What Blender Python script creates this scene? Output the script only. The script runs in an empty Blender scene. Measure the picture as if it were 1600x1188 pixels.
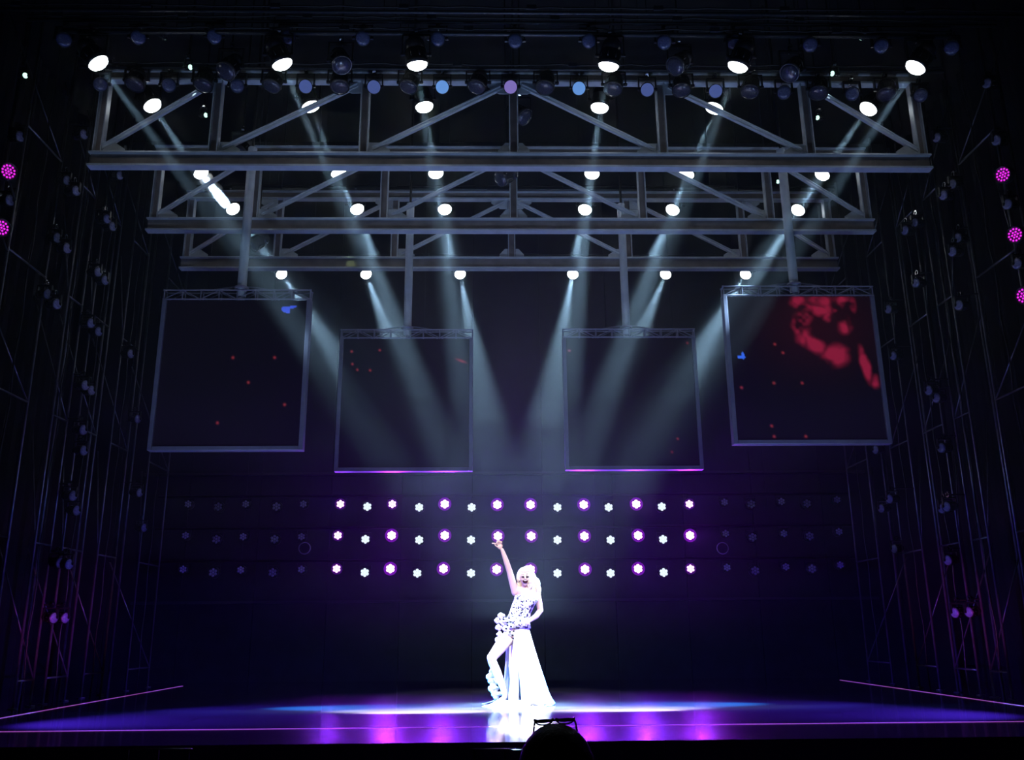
import bpy, bmesh, math, random
from mathutils import Vector, Matrix
import numpy as np
random.seed(7)
R = math.radians
SC = bpy.context.scene
COL = SC.collection

# ---------------------------------------------------------------- camera
F = 1399.0; PITCH = R(15.65); YAW = R(1.25); ROLL = 0.0078
CAM = Vector((-0.29, 0.0, 0.94))
fw = Vector((math.sin(YAW)*math.cos(PITCH), math.cos(YAW)*math.cos(PITCH), math.sin(PITCH)))
r0 = Vector((math.cos(YAW), -math.sin(YAW), 0)); u0 = r0.cross(fw)
rt = r0*math.cos(ROLL) - u0*math.sin(ROLL); up = u0*math.cos(ROLL) + r0*math.sin(ROLL)
cd = bpy.data.cameras.new('camera'); cam = bpy.data.objects.new('camera', cd); COL.objects.link(cam)
cd.sensor_width = 36; cd.lens = F/1600*36; cd.clip_end = 200
m = Matrix((rt, up, -fw)).transposed().to_4x4(); m.translation = CAM
cam.matrix_world = m
SC.camera = cam

def at(px, py, D):
    """the point of the vertical plane Y = D seen at a pixel"""
    d = fw + rt*((px-800)/F) + up*((594-py)/F)
    return CAM + d*((D-CAM.y)/d.y)

# ---------------------------------------------------------------- world, exposure, render
w = bpy.data.worlds.new('world'); SC.world = w; w.use_nodes = True
bgn = w.node_tree.nodes['Background']; bgn.inputs[0].default_value = (.2, .25, .6, 1); bgn.inputs[1].default_value = .0006
SC.view_settings.view_transform = 'Standard'; SC.view_settings.look = 'None'
SC.view_settings.exposure = 0; SC.view_settings.gamma = 1
cy = SC.cycles
cy.use_denoising = True; cy.max_bounces = 4; cy.diffuse_bounces = 2; cy.glossy_bounces = 3
cy.volume_bounces = 0; cy.transparent_max_bounces = 8; cy.sample_clamp_indirect = 2; cy.sample_clamp_direct = 0
cy.caustics_reflective = False; cy.caustics_refractive = False; cy.blur_glossy = .5

# ---------------------------------------------------------------- unseen lights: house lamps and added fills
def spot(name, loc, target, color, energy, size, blend=.4, radius=.06, parent=None):
    l = bpy.data.lights.new(name, 'SPOT'); l.color = color; l.energy = energy
    l.spot_size = R(size); l.spot_blend = blend; l.shadow_soft_size = radius
    o = bpy.data.objects.new(name, l); COL.objects.link(o)
    o.location = loc
    o.rotation_euler = (Vector(target)-Vector(loc)).to_track_quat('-Z', 'Y').to_euler()
    if parent:
        o.parent = parent; o.matrix_parent_inverse = parent.matrix_world.inverted()
    return o

PERF = at(816, 1102, 12.5); PERF.z = 0            # where the singer stands
AIM = PERF + Vector((0, 0, 1.0))
# follow spots from the front bridge, an added faint front fill for the steel
spot('follow_spot', (-2.2, 1.0, 10.5), PERF+Vector((-.1, -.3, .95)), (.97, .95, 1), 8500, 12, .3, .05)
spot('follow_spot', (2.6, 1.0, 10.5), PERF+Vector((-.1, -.3, .95)), (1, .94, .98), 8500, 12, .3, .05)
for s in (-1, 1):
    spot('front_fill', (s*5, -5, 3.0), (s*1, 13, 7.2), (.3, .45, 1), 36, 50, .8, .4)
# footlights in the pit, shining up at the steelwork
for x in (-4.2, 0, 4.2):
    spot('footlight', (x, 8.0, -.05), (x*.75, 12.2, 7.6), (.36, .56, 1), 350, 68, .9, .15)
# added unseen front light, whitening the deck where the singer's reflection falls
spot('front_deck_fill', (PERF.x, -4, 4.5), (PERF.x-.03, 9.75, 0), (1, .95, 1), 800000, 3.1, .5, .03)
# added violet, blue and white lights without fixtures, raking the deck
for s in (-1, 1):
    spot('violet_deck_fill', (s*6.3, 9.8, 1.1), (s*3.6, 11.1, 0), (.10, .03, 1), 5200, 62, 1, .1)
    spot('violet_deck_fill', (s*6.3, 12.2, 1.1), (s*2.2, 12.0, 0), (.08, .04, 1), 3200, 40, 1, .1)
    spot('blue_deck_fill', (s*5.9, 12.4, 1.1), (s*1.45+.05, 12.2, 0), (.015, .27, 1), 60000, 19, 1, .05)
    spot('white_deck_fill', (s*5.9, 11.6, 1.1), (s*.75+.05, 11.75, 0), (.93, .93, 1), 95000, 12, 1, .02)
    spot('white_deck_fill', (s*5.9, 11.2, 1.1), (s*1.24+.05, 11.5, 0), (1, .72, 1), 260000, 5.5, 1, .02)

# low side lamps, magenta, raking the towers
for s in (-1, 1):
    spot('side_wash', (s*4.6, 10.4, .5), (s*6.6, 13.5, 1.1), (.8, .1, .9), 190, 30, .9, .1)

# ---------------------------------------------------------------- helpers: materials
MATS = {}
def mat(name, col, rough=.5, metal=0, emis=None, es=0, spec=.5, noise=0, scale=20, bump=0, sheen=0):
    if name in MATS: return MATS[name]
    m = bpy.data.materials.new(name); m.use_nodes = True
    nt = m.node_tree; b = nt.nodes['Principled BSDF']
    b.inputs['Base Color'].default_value = (*col, 1); b.inputs['Roughness'].default_value = rough
    b.inputs['Metallic'].default_value = metal; b.inputs['Specular IOR Level'].default_value = spec
    if sheen: b.inputs['Sheen Weight'].default_value = sheen
    if emis:
        b.inputs['Emission Color'].default_value = (*emis, 1); b.inputs['Emission Strength'].default_value = es
        m.cycles.emission_sampling = 'NONE'
    if noise or bump:
        tc = nt.nodes.new('ShaderNodeTexCoord'); n = nt.nodes.new('ShaderNodeTexNoise')
        n.inputs['Scale'].default_value = scale; n.inputs['Detail'].default_value = 5
        nt.links.new(tc.outputs['Object'], n.inputs['Vector'])
        if noise:
            r = nt.nodes.new('ShaderNodeValToRGB')
            r.color_ramp.elements[0].position = .3; r.color_ramp.elements[1].position = .7
            r.color_ramp.elements[0].color = (*[c*(1-noise) for c in col], 1)
            r.color_ramp.elements[1].color = (*[min(1, c*(1+noise)) for c in col], 1)
            nt.links.new(n.outputs['Fac'], r.inputs['Fac']); nt.links.new(r.outputs['Color'], b.inputs['Base Color'])
        if bump:
            bp = nt.nodes.new('ShaderNodeBump'); bp.inputs['Strength'].default_value = bump; bp.inputs['Distance'].default_value = .01
            nt.links.new(n.outputs['Fac'], bp.inputs['Height']); nt.links.new(bp.outputs['Normal'], b.inputs['Normal'])
    MATS[name] = m
    return m

def emitter(name, col, s):
    if name in MATS: return MATS[name]
    m = bpy.data.materials.new(name); m.use_nodes = True
    nt = m.node_tree; nt.nodes.clear()
    e = nt.nodes.new('ShaderNodeEmission'); o = nt.nodes.new('ShaderNodeOutputMaterial')
    e.inputs[0].default_value = (*col, 1); e.inputs[1].default_value = s
    nt.links.new(e.outputs[0], o.inputs[0]); m.cycles.emission_sampling = 'NONE'
    MATS[name] = m
    return m

steel = mat('grey_steel', (.55, .6, .66), .42, .2, noise=.12, scale=6)
shaded_web = mat('brown_shaded_web', (.2, .17, .165), .55, 0, noise=.25, scale=5)  # brownish web steel, darkened to hold the shade between the flanges
darksteel = mat('dark_steel', (.05, .055, .065), .4, .5, noise=.2, scale=9)
black = mat('black_paint', (.012, .012, .014), .5, 0, noise=.3, scale=15)
blackgloss = mat('black_housing', (.02, .02, .023), .28, .2)
chrome = mat('bright_metal', (.75, .76, .78), .18, 1)
framem = mat('screen_frame', (.26, .25, .33), .45, .3, noise=.1, scale=8)
lens_off = mat('unlit_lens', (.08, .095, .18), .25, 0, noise=.35, scale=60)
lens_dim = mat('dark_lens', (.035, .038, .065), .2, 0, noise=.4, scale=60)
wall_lens = mat('pale_unlit_lens', (.7, .68, .85), .3, 0, noise=.1, scale=60)
wall_lens2 = mat('grey_unlit_lens', (.45, .44, .55), .3, 0, noise=.3, scale=60)
lens_on = emitter('white_lamp_light', (.9, .96, 1), 9)
lens_blue = emitter('blue_lamp_light', (.16, .38, .9), .75)
lens_blue2 = emitter('deep_blue_lamp_light', (.13, .2, .62), .42)
lens_violet = emitter('violet_lamp_light', (.34, .26, .8), .6)
lens_green = emitter('green_lamp_light', (.55, 1, .8), 1.6)
led_pink = emitter('pink_led', (1, .45, 1), 5)
led_pink2 = emitter('pink_led_low', (.95, .55, 1), 2.2)
ring_hi = emitter('violet_bloom', (.32, .015, .75), .45)  # lens bloom around the lit wall lamps, painted as emission
ring_lo = emitter('dim_violet_bloom', (.22, .01, .6), .28)
led_white = emitter('white_led', (.72, .85, 1), 1.25)
led_mag = emitter('magenta_led', (.85, .03, .85), 1.0)

# ---------------------------------------------------------------- helpers: shapes
def box(bm, c, s, rot=None):
    r = bmesh.ops.create_cube(bm, size=1)
    M = Matrix.Translation(Vector(c))
    if rot is not None: M = M @ rot
    M = M @ Matrix.Diagonal((*s, 1))
    bmesh.ops.transform(bm, matrix=M, verts=r['verts'])

def bar(bm, a, b, w, h, upv=(0, 1, 0)):
    """rectangular bar from a to b; h measured along upv"""
    a = Vector(a); b = Vector(b); z = (b-a); L = z.length; z.normalize()
    x = Vector(upv).cross(z).normalized(); y = z.cross(x)
    M = Matrix((x, y, z)).transposed().to_4x4(); 
    box(bm, (a+b)/2, (w, h, L), M)

def tube(bm, a, b, r, r2=None, seg=10, caps=True):
    a = Vector(a); b = Vector(b); d = b-a
    M = Matrix.Translation((a+b)/2) @ d.to_track_quat('Z', 'Y').to_matrix().to_4x4()
    bmesh.ops.create_cone(bm, cap_ends=caps, segments=seg, radius1=r, radius2=r if r2 is None else r2, depth=d.length, matrix=M)

def lathe(bm, prof, seg=20, M=Matrix.Identity(4)):
    """revolve (r, z) points about Z"""
    rings = []
    for r, z in prof:
        if r < 1e-6: rings.append([bm.verts.new(M @ Vector((0, 0, z)))])
        else: rings.append([bm.verts.new(M @ Vector((r*math.cos(2*math.pi*i/seg), r*math.sin(2*math.pi*i/seg), z))) for i in range(seg)])
    for A, B in zip(rings, rings[1:]):
        for i in range(seg):
            j = (i+1) % seg
            q = [A[i % len(A)], A[j % len(A)], B[j % len(B)], B[i % len(B)]]
            q = list(dict.fromkeys(q))
            if len(q) > 2:
                try: bm.faces.new(q)
                except ValueError: pass

def path(bm, pts, r, seg=8, radii=None):
    """tube along a polyline"""
    pts = [Vector(p) for p in pts]; n = len(pts); rings = []
    for i, p in enumerate(pts):
        t = (pts[min(i+1, n-1)]-pts[max(i-1, 0)]).normalized()
        a = t.cross(Vector((0, 0, 1)) if abs(t.z) < .9 else Vector((0, 1, 0))).normalized(); b = t.cross(a)
        rr = radii[i] if radii else r
        rings.append([bm.verts.new(p+a*rr*math.cos(2*math.pi*k/seg)+b*rr*math.sin(2*math.pi*k/seg)) for k in range(seg)])
    for A, B in zip(rings, rings[1:]):
        for k in range(seg):
            bm.faces.new((A[k], A[(k+1) % seg], B[(k+1) % seg], B[k]))
    bm.faces.new(rings[0]); bm.faces.new(rings[-1][::-1])

def ball(bm, c, r, s=(1, 1, 1), rot=None, sub=3):
    M = Matrix.Translation(Vector(c))
    if rot is not None: M = M @ rot
    bmesh.ops.create_icosphere(bm, subdivisions=sub, radius=r, matrix=M @ Matrix.Diagonal((*s, 1)))

def obj(name, bm, m, parent=None, smooth=False, bevel=0):
    me = bpy.data.meshes.new(name)
    bmesh.ops.recalc_face_normals(bm, faces=bm.faces); bm.to_mesh(me); bm.free()
    if m: me.materials.append(m)
    if smooth:
        for p in me.polygons: p.use_smooth = True
    o = bpy.data.objects.new(name, me); COL.objects.link(o)
    if parent: o.parent = parent
    if bevel:
        md = o.modifiers.new('bevel', 'BEVEL'); md.width = bevel; md.segments = 2; md.limit_method = 'ANGLE'
    return o

def thing(name, label, cat, loc=(0, 0, 0), group=None):
    o = bpy.data.objects.new(name, None); COL.objects.link(o); o.location = loc; o.empty_display_size = .1
    return tag(o, label, cat, group)
def tag(o, label, cat, group=None, kind=None):
    if label: o['label'] = label
    if cat: o['category'] = cat
    if group: o['group'] = group
    if kind: o['kind'] = kind
    return o
def kids(o): return KID.get(o.name, [])
KID = {}
def reg(o):
    KID[o.name] = [c for c in COL.objects if c.parent == o]
    return o
def dup(root, loc, label, group=None, aim=None, only=None):
    """copy a thing and each of its parts"""
    r = root.copy(); COL.objects.link(r); r.location = loc; r['label'] = label
    if group: r['group'] = group
    out = []
    for ch in KID[root.name]:
        c = ch.copy(); COL.objects.link(c); c.parent = r; out.append(c)
        for g in ch.children:
            d = g.copy(); COL.objects.link(d); d.parent = c
        if aim is not None and ch.name.split('.')[0] in ('housing', 'lens'):
            c.rotation_euler = Vector(aim).to_track_quat('-Z', 'Y').to_euler()
    KID[r.name] = out
    return r
ORD = ['first', 'second', 'third', 'fourth', 'fifth', 'sixth', 'seventh', 'eighth', 'ninth', 'tenth', 'eleventh', 'twelfth', 'thirteenth']
def side_word(i, n):
    """a place in a row, counted from the nearer end"""
    if n % 2 and i == n//2: return 'the middle one'
    if i < n/2: return 'leftmost' if i == 0 else ORD[i]+' from the left'
    j = n-1-i
    return 'rightmost' if j == 0 else ORD[j]+' from the right'

# ---------------------------------------------------------------- the setting
def struct(name, bm, m):
    o = obj(name, bm, m); o['kind'] = 'structure'; return o

def floor_material():
    m = bpy.data.materials.new('stage_deck'); m.use_nodes = True
    nt = m.node_tree; N = nt.nodes; L = nt.links; b = N['Principled BSDF']
    tc = N.new('ShaderNodeTexCoord')
    br = N.new('ShaderNodeTexBrick'); br.inputs['Scale'].default_value = 1
    br.inputs['Brick Width'].default_value = 2.44; br.inputs['Row Height'].default_value = 1.22
    br.inputs['Mortar Size'].default_value = .006
    br.inputs['Color1'].default_value = (.10, .10, .115, 1); br.inputs['Color2'].default_value = (.085, .085, .10, 1)
    br.inputs['Mortar'].default_value = (.01, .01, .012, 1)
    L.new(tc.outputs['Object'], br.inputs['Vector'])
    ns = N.new('ShaderNodeTexNoise'); ns.inputs['Scale'].default_value = 1.6; ns.inputs['Detail'].default_value = 6
    L.new(tc.outputs['Object'], ns.inputs['Vector'])
    mr = N.new('ShaderNodeMapRange'); mr.inputs['To Min'].default_value = .15; mr.inputs['To Max'].default_value = .26
    L.new(ns.outputs['Fac'], mr.inputs['Value']); L.new(mr.outputs[0], b.inputs['Roughness'])
    # scuffs worn into the paint
    mp = N.new('ShaderNodeMapping'); mp.inputs['Scale'].default_value = (.6, 5, 1); mp.inputs['Rotation'].default_value = (0, 0, .25)
    n2 = N.new('ShaderNodeTexNoise'); n2.inputs['Scale'].default_value = 5; n2.inputs['Detail'].default_value = 3
    L.new(tc.outputs['Object'], mp.inputs['Vector']); L.new(mp.outputs[0], n2.inputs['Vector'])
    cr = N.new('ShaderNodeValToRGB'); cr.color_ramp.elements[0].position = .69; cr.color_ramp.elements[1].position = .75
    L.new(n2.outputs['Fac'], cr.inputs['Fac'])
    mx = N.new('ShaderNodeMix'); mx.data_type = 'RGBA'; L.new(cr.outputs['Color'], mx.inputs['Factor'])
    L.new(br.outputs['Color'], mx.inputs['A']); mx.inputs['B'].default_value = (.22, .22, .24, 1)
    L.new(mx.outputs['Result'], b.inputs['Base Color'])
    bp = N.new('ShaderNodeBump'); bp.inputs['Strength'].default_value = .04
    L.new(ns.outputs['Fac'], bp.inputs['Height']); L.new(bp.outputs['Normal'], b.inputs['Normal'])
    b.inputs['Specular IOR Level'].default_value = .6; b.inputs['Coat Weight'].default_value = 1; b.inputs['Coat Roughness'].default_value = .1
    return m

FY = 8.42; BY = 18.6
bm = bmesh.new(); box(bm, (0, (FY+BY)/2, -.1), (22, BY-FY, .2)); struct('floor', bm, floor_material())
bm = bmesh.new(); box(bm, (0, FY+.05, -.42), (22, .1, .44)); struct('wall_front', bm, black)
bm = bmesh.new(); box(bm, (0, 2.6, -.69), (22, 11.7, .1)); struct('floor_auditorium', bm, mat('dark_carpet', (.008, .006, .012), .95, bump=.3, scale=80))
backm = mat('back_panel', (.011, .011, .02), .55, noise=.3, scale=4)
bm = bmesh.new()
for i in range(-7, 8): box(bm, (i*1.46, BY+.05, 5.9), (1.45, .1, 12))
struct('wall_back', bm, backm)
curtain = mat('black_curtain', (.006, .006, .008), .95, noise=.3, scale=5)
for s, nm in ((-1, 'wall_left'), (1, 'wall_right')):
    bm = bmesh.new(); n = 160; pr = None
    for i in range(n+1):
        y = FY+.1 + (BY-FY-.1)*i/n; x = s*(9.4+.07*math.sin(i*1.15)+.03*math.sin(i*.37))
        a = bm.verts.new((x, y, 0)); b_ = bm.verts.new((x, y, 12))
        if pr: bm.faces.new((pr[0], a, b_, pr[1]))
        pr = (a, b_)
    o = struct(nm, bm, curtain); md = o.modifiers.new('thick', 'SOLIDIFY'); md.thickness = .03; md.offset = s
bm = bmesh.new(); box(bm, (0, 9.5, 12.05), (22, 20, .1)); struct('ceiling', bm, black)

# pale tape and nosing lines on the deck
tape = mat('glowing_strip', (.8, .7, .8), .6, emis=(.5, .1, .62), es=.42)
def flatstrip(name, a, b, wd, label, cat, z=.004):
    bm = bmesh.new(); bar(bm, (a[0], a[1], z/2), (b[0], b[1], z/2), wd, z, (0, 0, 1)); return tag(obj(name, bm, tape), label, cat)
flatstrip('light_strip', (-9.3, 9.72), (9.3, 9.72), .028, 'long glowing pink strip running across the deck near the front edge', 'light strip')
flatstrip('light_strip', (-6.05, 9.8), (-6.05, 17.6), .028, 'glowing pink strip running upstage along the left side of the deck', 'light strip')
flatstrip('light_strip', (6.22, 9.8), (6.22, 17.6), .028, 'glowing pink strip running upstage along the right side of the deck', 'light strip')
# rail in the pit below the front edge
for (x0, x1, w_) in ((736, 842, 'below the singer'), (195, 300, 'far left of the pit')):
    a = at(x0, 1171, FY-.35); b_ = at(x1, 1171, FY-.35)
    bm = bmesh.new(); tube(bm, a, b_, .006)
    o = tag(thing('pit_rail', 'thin bright rail just under the stage edge, '+w_, 'rail'), None, None)
    obj('rail_bar', bm, chrome, o, True)
    bm = bmesh.new()
    for t in (.05, .5, .95):
        p = a.lerp(b_, t); tube(bm, p, (p.x, p.y, -.64), .008)
    obj('rail_post', bm, black, o)

# ---------------------------------------------------------------- three steel trusses
def make_truss(Y, label):
    # three alike, each of seven uprights, six braces and two H beams
    t = thing('stage_truss', label, 'truss', (0.0, Y, 0), 'steel trusses over the stage')
    zb = at(800, 268, Y+.07).z; zt = at(800, 131, Y+.0).z+.16
    X = [-5.66, -4.1, -2.06, 0, 2.06, 4.1, 5.66]
    def hbeam(name, z0, h, fl=.14):
        bm = bmesh.new()
        box(bm, (0, 0, z0+h-.011), (11.52, fl, .022)); box(bm, (0, 0, z0+.014), (11.52, fl, .028))
        o = obj(name, bm, steel, t)
        bm = bmesh.new(); box(bm, (0, 0, z0+h/2+.003), (11.5, .016, h-.05)); obj('web_plate', bm, shaded_web, o)
        return o
    hbeam('bottom_chord', zb, .22); hbeam('top_chord', zt-.16, .16, .12)
    za = zb+.22; zc = zt-.16
    for x in X:
        bm = bmesh.new(); w2 = .055
        box(bm, (x-w2, 0, (za+zc)/2), (.014, .11, zc-za)); box(bm, (x+w2, 0, (za+zc)/2), (.014, .11, zc-za))
        o = obj('upright', bm, steel, t)
        bm = bmesh.new(); box(bm, (x, .02, (za+zc)/2), (2*w2-.016, .012, zc-za)); obj('web_plate', bm, shaded_web, o)
    for s in (-1, 1):
        for (xa, xb) in ((5.62, 4.22), (3.98, 2.18), (1.94, .12)):
            bm = bmesh.new()
            bar(bm, (s*xa, -.0, za+.06), (s*xb, -.0, zc-.05), .04, .055)
            # angle-iron lip
            bar(bm, (s*xa, -.022, za+.085), (s*xb, -.022, zc-.025), .018, .045)
            obj('diagonal_brace', bm, steel, t)
    for s in (-1, 1):
        for x, sd, z, sg in ((5.66, -1, za, 1), (4.1, -1, za, 1), (2.06, -1, za, 1), (4.1, 1, zc, -1), (2.06, 1, zc, -1), (0, 1, zc, -1), (0, 1, za, 1)):
            bm = bmesh.new(); k_ = .6 if x == 0 and sg > 0 else 1
            vs = [(s*(x+sd*.07), z), (s*(x+sd*.36*k_), z), (s*(x+sd*.36*k_), z+sg*.06), (s*(x+sd*.2*k_), z+sg*.17), (s*(x+sd*.07), z+sg*.17)]
            f1 = [bm.verts.new((a, -.012, b)) for a, b in vs]; f2 = [bm.verts.new((a, .0, b)) for a, b in vs]
            bm.faces.new(f1); bm.faces.new(f2[::-1])
            for k in range(5): bm.faces.new((f1[k], f1[(k+1) % 5], f2[(k+1) % 5], f2[k]))
            obj('gusset_plate', bm, steel, t)
    # hanging rods up to the grid
    for x in (-4.1, 0, 4.1):
        bm = bmesh.new(); tube(bm, (x, 0, zt), (x, 0, 12), .012, seg=6); obj('hanging_cable', bm, darksteel, t)
    return reg(t)
TY = (11.0, 13.0, 14.55)
t1 = make_truss(TY[0], 'grey steel truss nearest the audience, widest and highest in view')
Z1 = at(800, 268, TY[0]+.07).z
for Yt, yb, lab in ((TY[1], 366, 'middle grey steel truss, between the front and rear ones'), (TY[2], 424, 'rearmost grey steel truss, lowest in view, just above the inner screens')):
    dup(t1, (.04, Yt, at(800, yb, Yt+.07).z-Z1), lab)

# ---------------------------------------------------------------- four hanging screens
def screen_grid(W, H, kind):
    """colour per vertex of what the screen shows"""
    nx, nz = 150, 150
    rng = np.random.RandomState({'a': 3, 'b': 5, 'c': 8, 'd': 11}[kind])
    u, v = np.meshgrid(np.linspace(0, 1, nx), np.linspace(0, 1, nz))     # v from top
    C = np.zeros((nz, nx, 3)); C[..., 0] = .0014; C[..., 1] = .0009; C[..., 2] = .0028
    def smooth_noise(s):
        g = rng.rand(s+2, s+2); a = u*s; b = v*s
        i = a.astype(int); j = b.astype(int); fa = a-i; fb = b-j
        fa = fa*fa*(3-2*fa); fb = fb*fb*(3-2*fb)
        return (g[j, i]*(1-fa)+g[j, i+1]*fa)*(1-fb)+(g[j+1, i]*(1-fa)+g[j+1, i+1]*fa)*fb
    def blob(cx, cz, rx, rz, ang=0):
        c, s = math.cos(ang), math.sin(ang); dx = u-cx; dz = v-cz
        return np.exp(-(((dx*c+dz*s)/rx)**2+((-dx*s+dz*c)/rz)**2))
    if kind == 'd':
        k = 0*u
        for b in ((.50, .04, .05, .04), (.56, .08, .06, .03, .5), (.68, .03, .10, .045), (.63, .10, .09, .035, .2), (.74, .10, .09, .05, .5), (.80, .02, .05, .05), (.87, .07, .025, .05),
                  (.52, .16, .06, .05, -.7), (.47, .22, .035, .07), (.52, .28, .06, .06, .6), (.58, .34, .07, .045, .7), (.69, .15, .03, .05, .3), (.80, .21, .045, .05), (.72, .42, .08, .06, -.3),
                  (.90, .44, .025, .08, -.1), (.92, .52, .025, .08, -.1), (.97, .60, .03, .04)):
            k = np.maximum(k, blob(*b))
        k2 = blob(.64, .20, .05, .03); n = .5*smooth_noise(8)+.3*smooth_noise(19)+.2*smooth_noise(40)
        k = np.clip(k*(2.6*n-.55)*1.5-.10-k2*.5, 0, 1)**1.2
        C += np.clip(k, 0, .8)[..., None]*np.array((.26, .009, .036))
        C += (.010*np.exp(-((u-.6)/.4)**2-((v-.2)/.3)**2))[..., None]*np.array((1, .05, .15))
        bl = (blob(.075, .43, .03, .014) > .45) | (blob(.085, .42, .013, .03) > .5)
        C[bl] = (.03, .12, .75)
    if kind == 'a':
        bl = (blob(.845, .062, .033, .022) > .4) | (blob(.885, .048, .04, .009, -.15) > .4) | (blob(.86, .08, .02, .014) > .5)
        C[bl] = (.03, .07, .62)
    if kind == 'b':
        C += (np.clip(blob(.93, .175, .055, .012, .35)-.25, 0, 1))[..., None]*np.array((.3, .03, .05))
    if kind == 'c':
        C += (np.clip(blob(.03, .10, .015, .01)-.25, 0, 1))[..., None]*np.array((.5, .2, .3))
    pts = {'a': [(.5, .4), (.79, .4), (.43, .84), (.88, .72), (.62, .57)], 'b': [(.07, .1), (.29, .09), (.12, .245), (.22, .25), (.08, .2)],
           'c': [(.84, .79), (.79, .89), (.96, .04)], 'd': [(.31, .34), (.36, .4), (.28, .61), (.47, .61), (.24, .9), (.46, .97), (.25, .97), (.06, .64)]}[kind]
    for (a, b) in pts: C += (blob(a, b, .008, .008))[..., None]*np.array((.22, .02, .03))
    return nx, nz, C

def screen_mat():
    m = bpy.data.materials.new('screen_picture'); m.use_nodes = True
    nt = m.node_tree; b = nt.nodes['Principled BSDF']
    b.inputs['Base Color'].default_value = (.01, .01, .013, 1); b.inputs['Roughness'].default_value = .35
    a = nt.nodes.new('ShaderNodeVertexColor'); a.layer_name = 'picture'
    nt.links.new(a.outputs['Color'], b.inputs['Emission Color']); b.inputs['Emission Strength'].default_value = 1
    m.cycles.emission_sampling = 'NONE'; return m
SM = screen_mat()

def make_screen(kind, px0, px1, Y, label, ztop, zbot, polex):
    a = at(px0, 600, Y).x; b = at(px1, 600, Y).x
    W = b-a; cx = (a+b)/2; H = ztop-zbot
    t = thing('video_screen', label, 'screen', (cx, Y, zbot), 'square video screens hanging on poles')
    hh = .16; ft = .058; PH = H-hh
    nx, nz, C = screen_grid(W, PH, kind)
    bm = bmesh.new(); lay = bm.loops.layers.float_color.new('picture')
    w_ = W-2*ft+.02; h_ = PH-ft+.01
    V = [[bm.verts.new((-w_/2+w_*i/(nx-1), -.03, PH-h_*j/(nz-1))) for i in range(nx)] for j in range(nz)]
    cols = {V[j][i]: C[j, i] for j in range(nz) for i in range(nx)}
    for j in range(nz-1):
        for i in range(nx-1):
            f = bm.faces.new((V[j][i], V[j+1][i], V[j+1][i+1], V[j][i+1]))
            for l in f.loops: l[lay] = (*cols[l.vert], 1)
    me = bpy.data.meshes.new('display_panel'); bm.to_mesh(me); bm.free(); me.materials.append(SM)
    o = bpy.data.objects.new('display_panel', me); COL.objects.link(o); o.parent = t
    bm = bmesh.new(); box(bm, (0, .03, PH/2), (W-.04, .1, PH-.04)); obj('screen_housing', bm, black, t)
    for (c, s, nm) in (((-W/2+ft/2, 0, PH/2), (ft, .14, PH), 'side_frame'), ((W/2-ft/2, 0, PH/2), (ft, .14, PH), 'side_frame'), ((0, 0, ft/2), (W-2*ft-.002, .14, ft), 'bottom_frame')):
        bm = bmesh.new(); box(bm, c, s); obj(nm, bm, framem, t, bevel=.006)
    # lattice header
    bm = bmesh.new()
    for yy in (-.055, .055):
        tube(bm, (-W/2, yy, PH+.012), (W/2, yy, PH+.012), .012, seg=8); tube(bm, (-W/2, yy, H-.012), (W/2, yy, H-.012), .012, seg=8)
        for k in range(9):
            x = -W/2+.015+(W-.03)*k/8
            tube(bm, (x, yy, PH), (x, yy, H), .010, seg=6)
            if k < 8:
                x1 = -W/2+.015+(W-.03)*(k+1)/8; z0, z1 = (PH+.012, H-.012) if k % 2 == 0 else (H-.012, PH+.012)
                tube(bm, (x, yy, z0), (x1, yy, z1), .007, seg=6)
    for k in range(9):
        x = -W/2+.015+(W-.03)*k/8; tube(bm, (x, -.055, H-.012), (x, .055, H-.012), .007, seg=6)
    obj('header_lattice', bm, framem, t)
    pl = at(polex, 500, Y).x-cx
    bm = bmesh.new()                                                     # arched bracket on the header
    path(bm, [(pl-.42+.84*i/12, 0, H+.005+.055*math.sin(math.pi*i/12)) for i in range(13)], .011)
    obj('arched_bracket', bm, framem, t)
    bm = bmesh.new(); lathe(bm, [(.065, 0), (.065, 7.9-zbot-H+.1)], 20, Matrix.Translation((pl, 0, H-.1)))
    tube(bm, (pl, 0, H-.15), (pl, 0, H-.1), .05)
    obj('pole', bm, steel, t, True)
    bm = bmesh.new(); lathe(bm, [(.07, 0), (.1, 0), (.1, .03), (.07, .03)], 20, Matrix.Translation((pl, 0, H+.02)))
    obj('pole_flange', bm, framem, t)
    bm = bmesh.new(); tube(bm, (pl, 0, 7.9-zbot), (pl, 0, 12-zbot), .02); obj('hanging_rod', bm, black, t)
    return t
zt_, zb_ = 4.69+.94, 2.37+.94
make_screen('a', 243, 480, 12.0, 'outer left hanging screen, black with a small blue bird shape top right', zt_, zb_, 374)
make_screen('b', 529, 739, 13.8, 'inner left hanging screen behind the pale crossing light beams', zt_+.02, zb_+.02, 637)
make_screen('c', 880, 1090, 13.8, 'inner right hanging screen, nearly blank and dark', zt_+.03, zb_+.03, 978)
make_screen('d', 1138, 1380, 12.0, 'outer right hanging screen showing a red smoky swirl', zt_+.06, zb_+.06, 1246)

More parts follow.
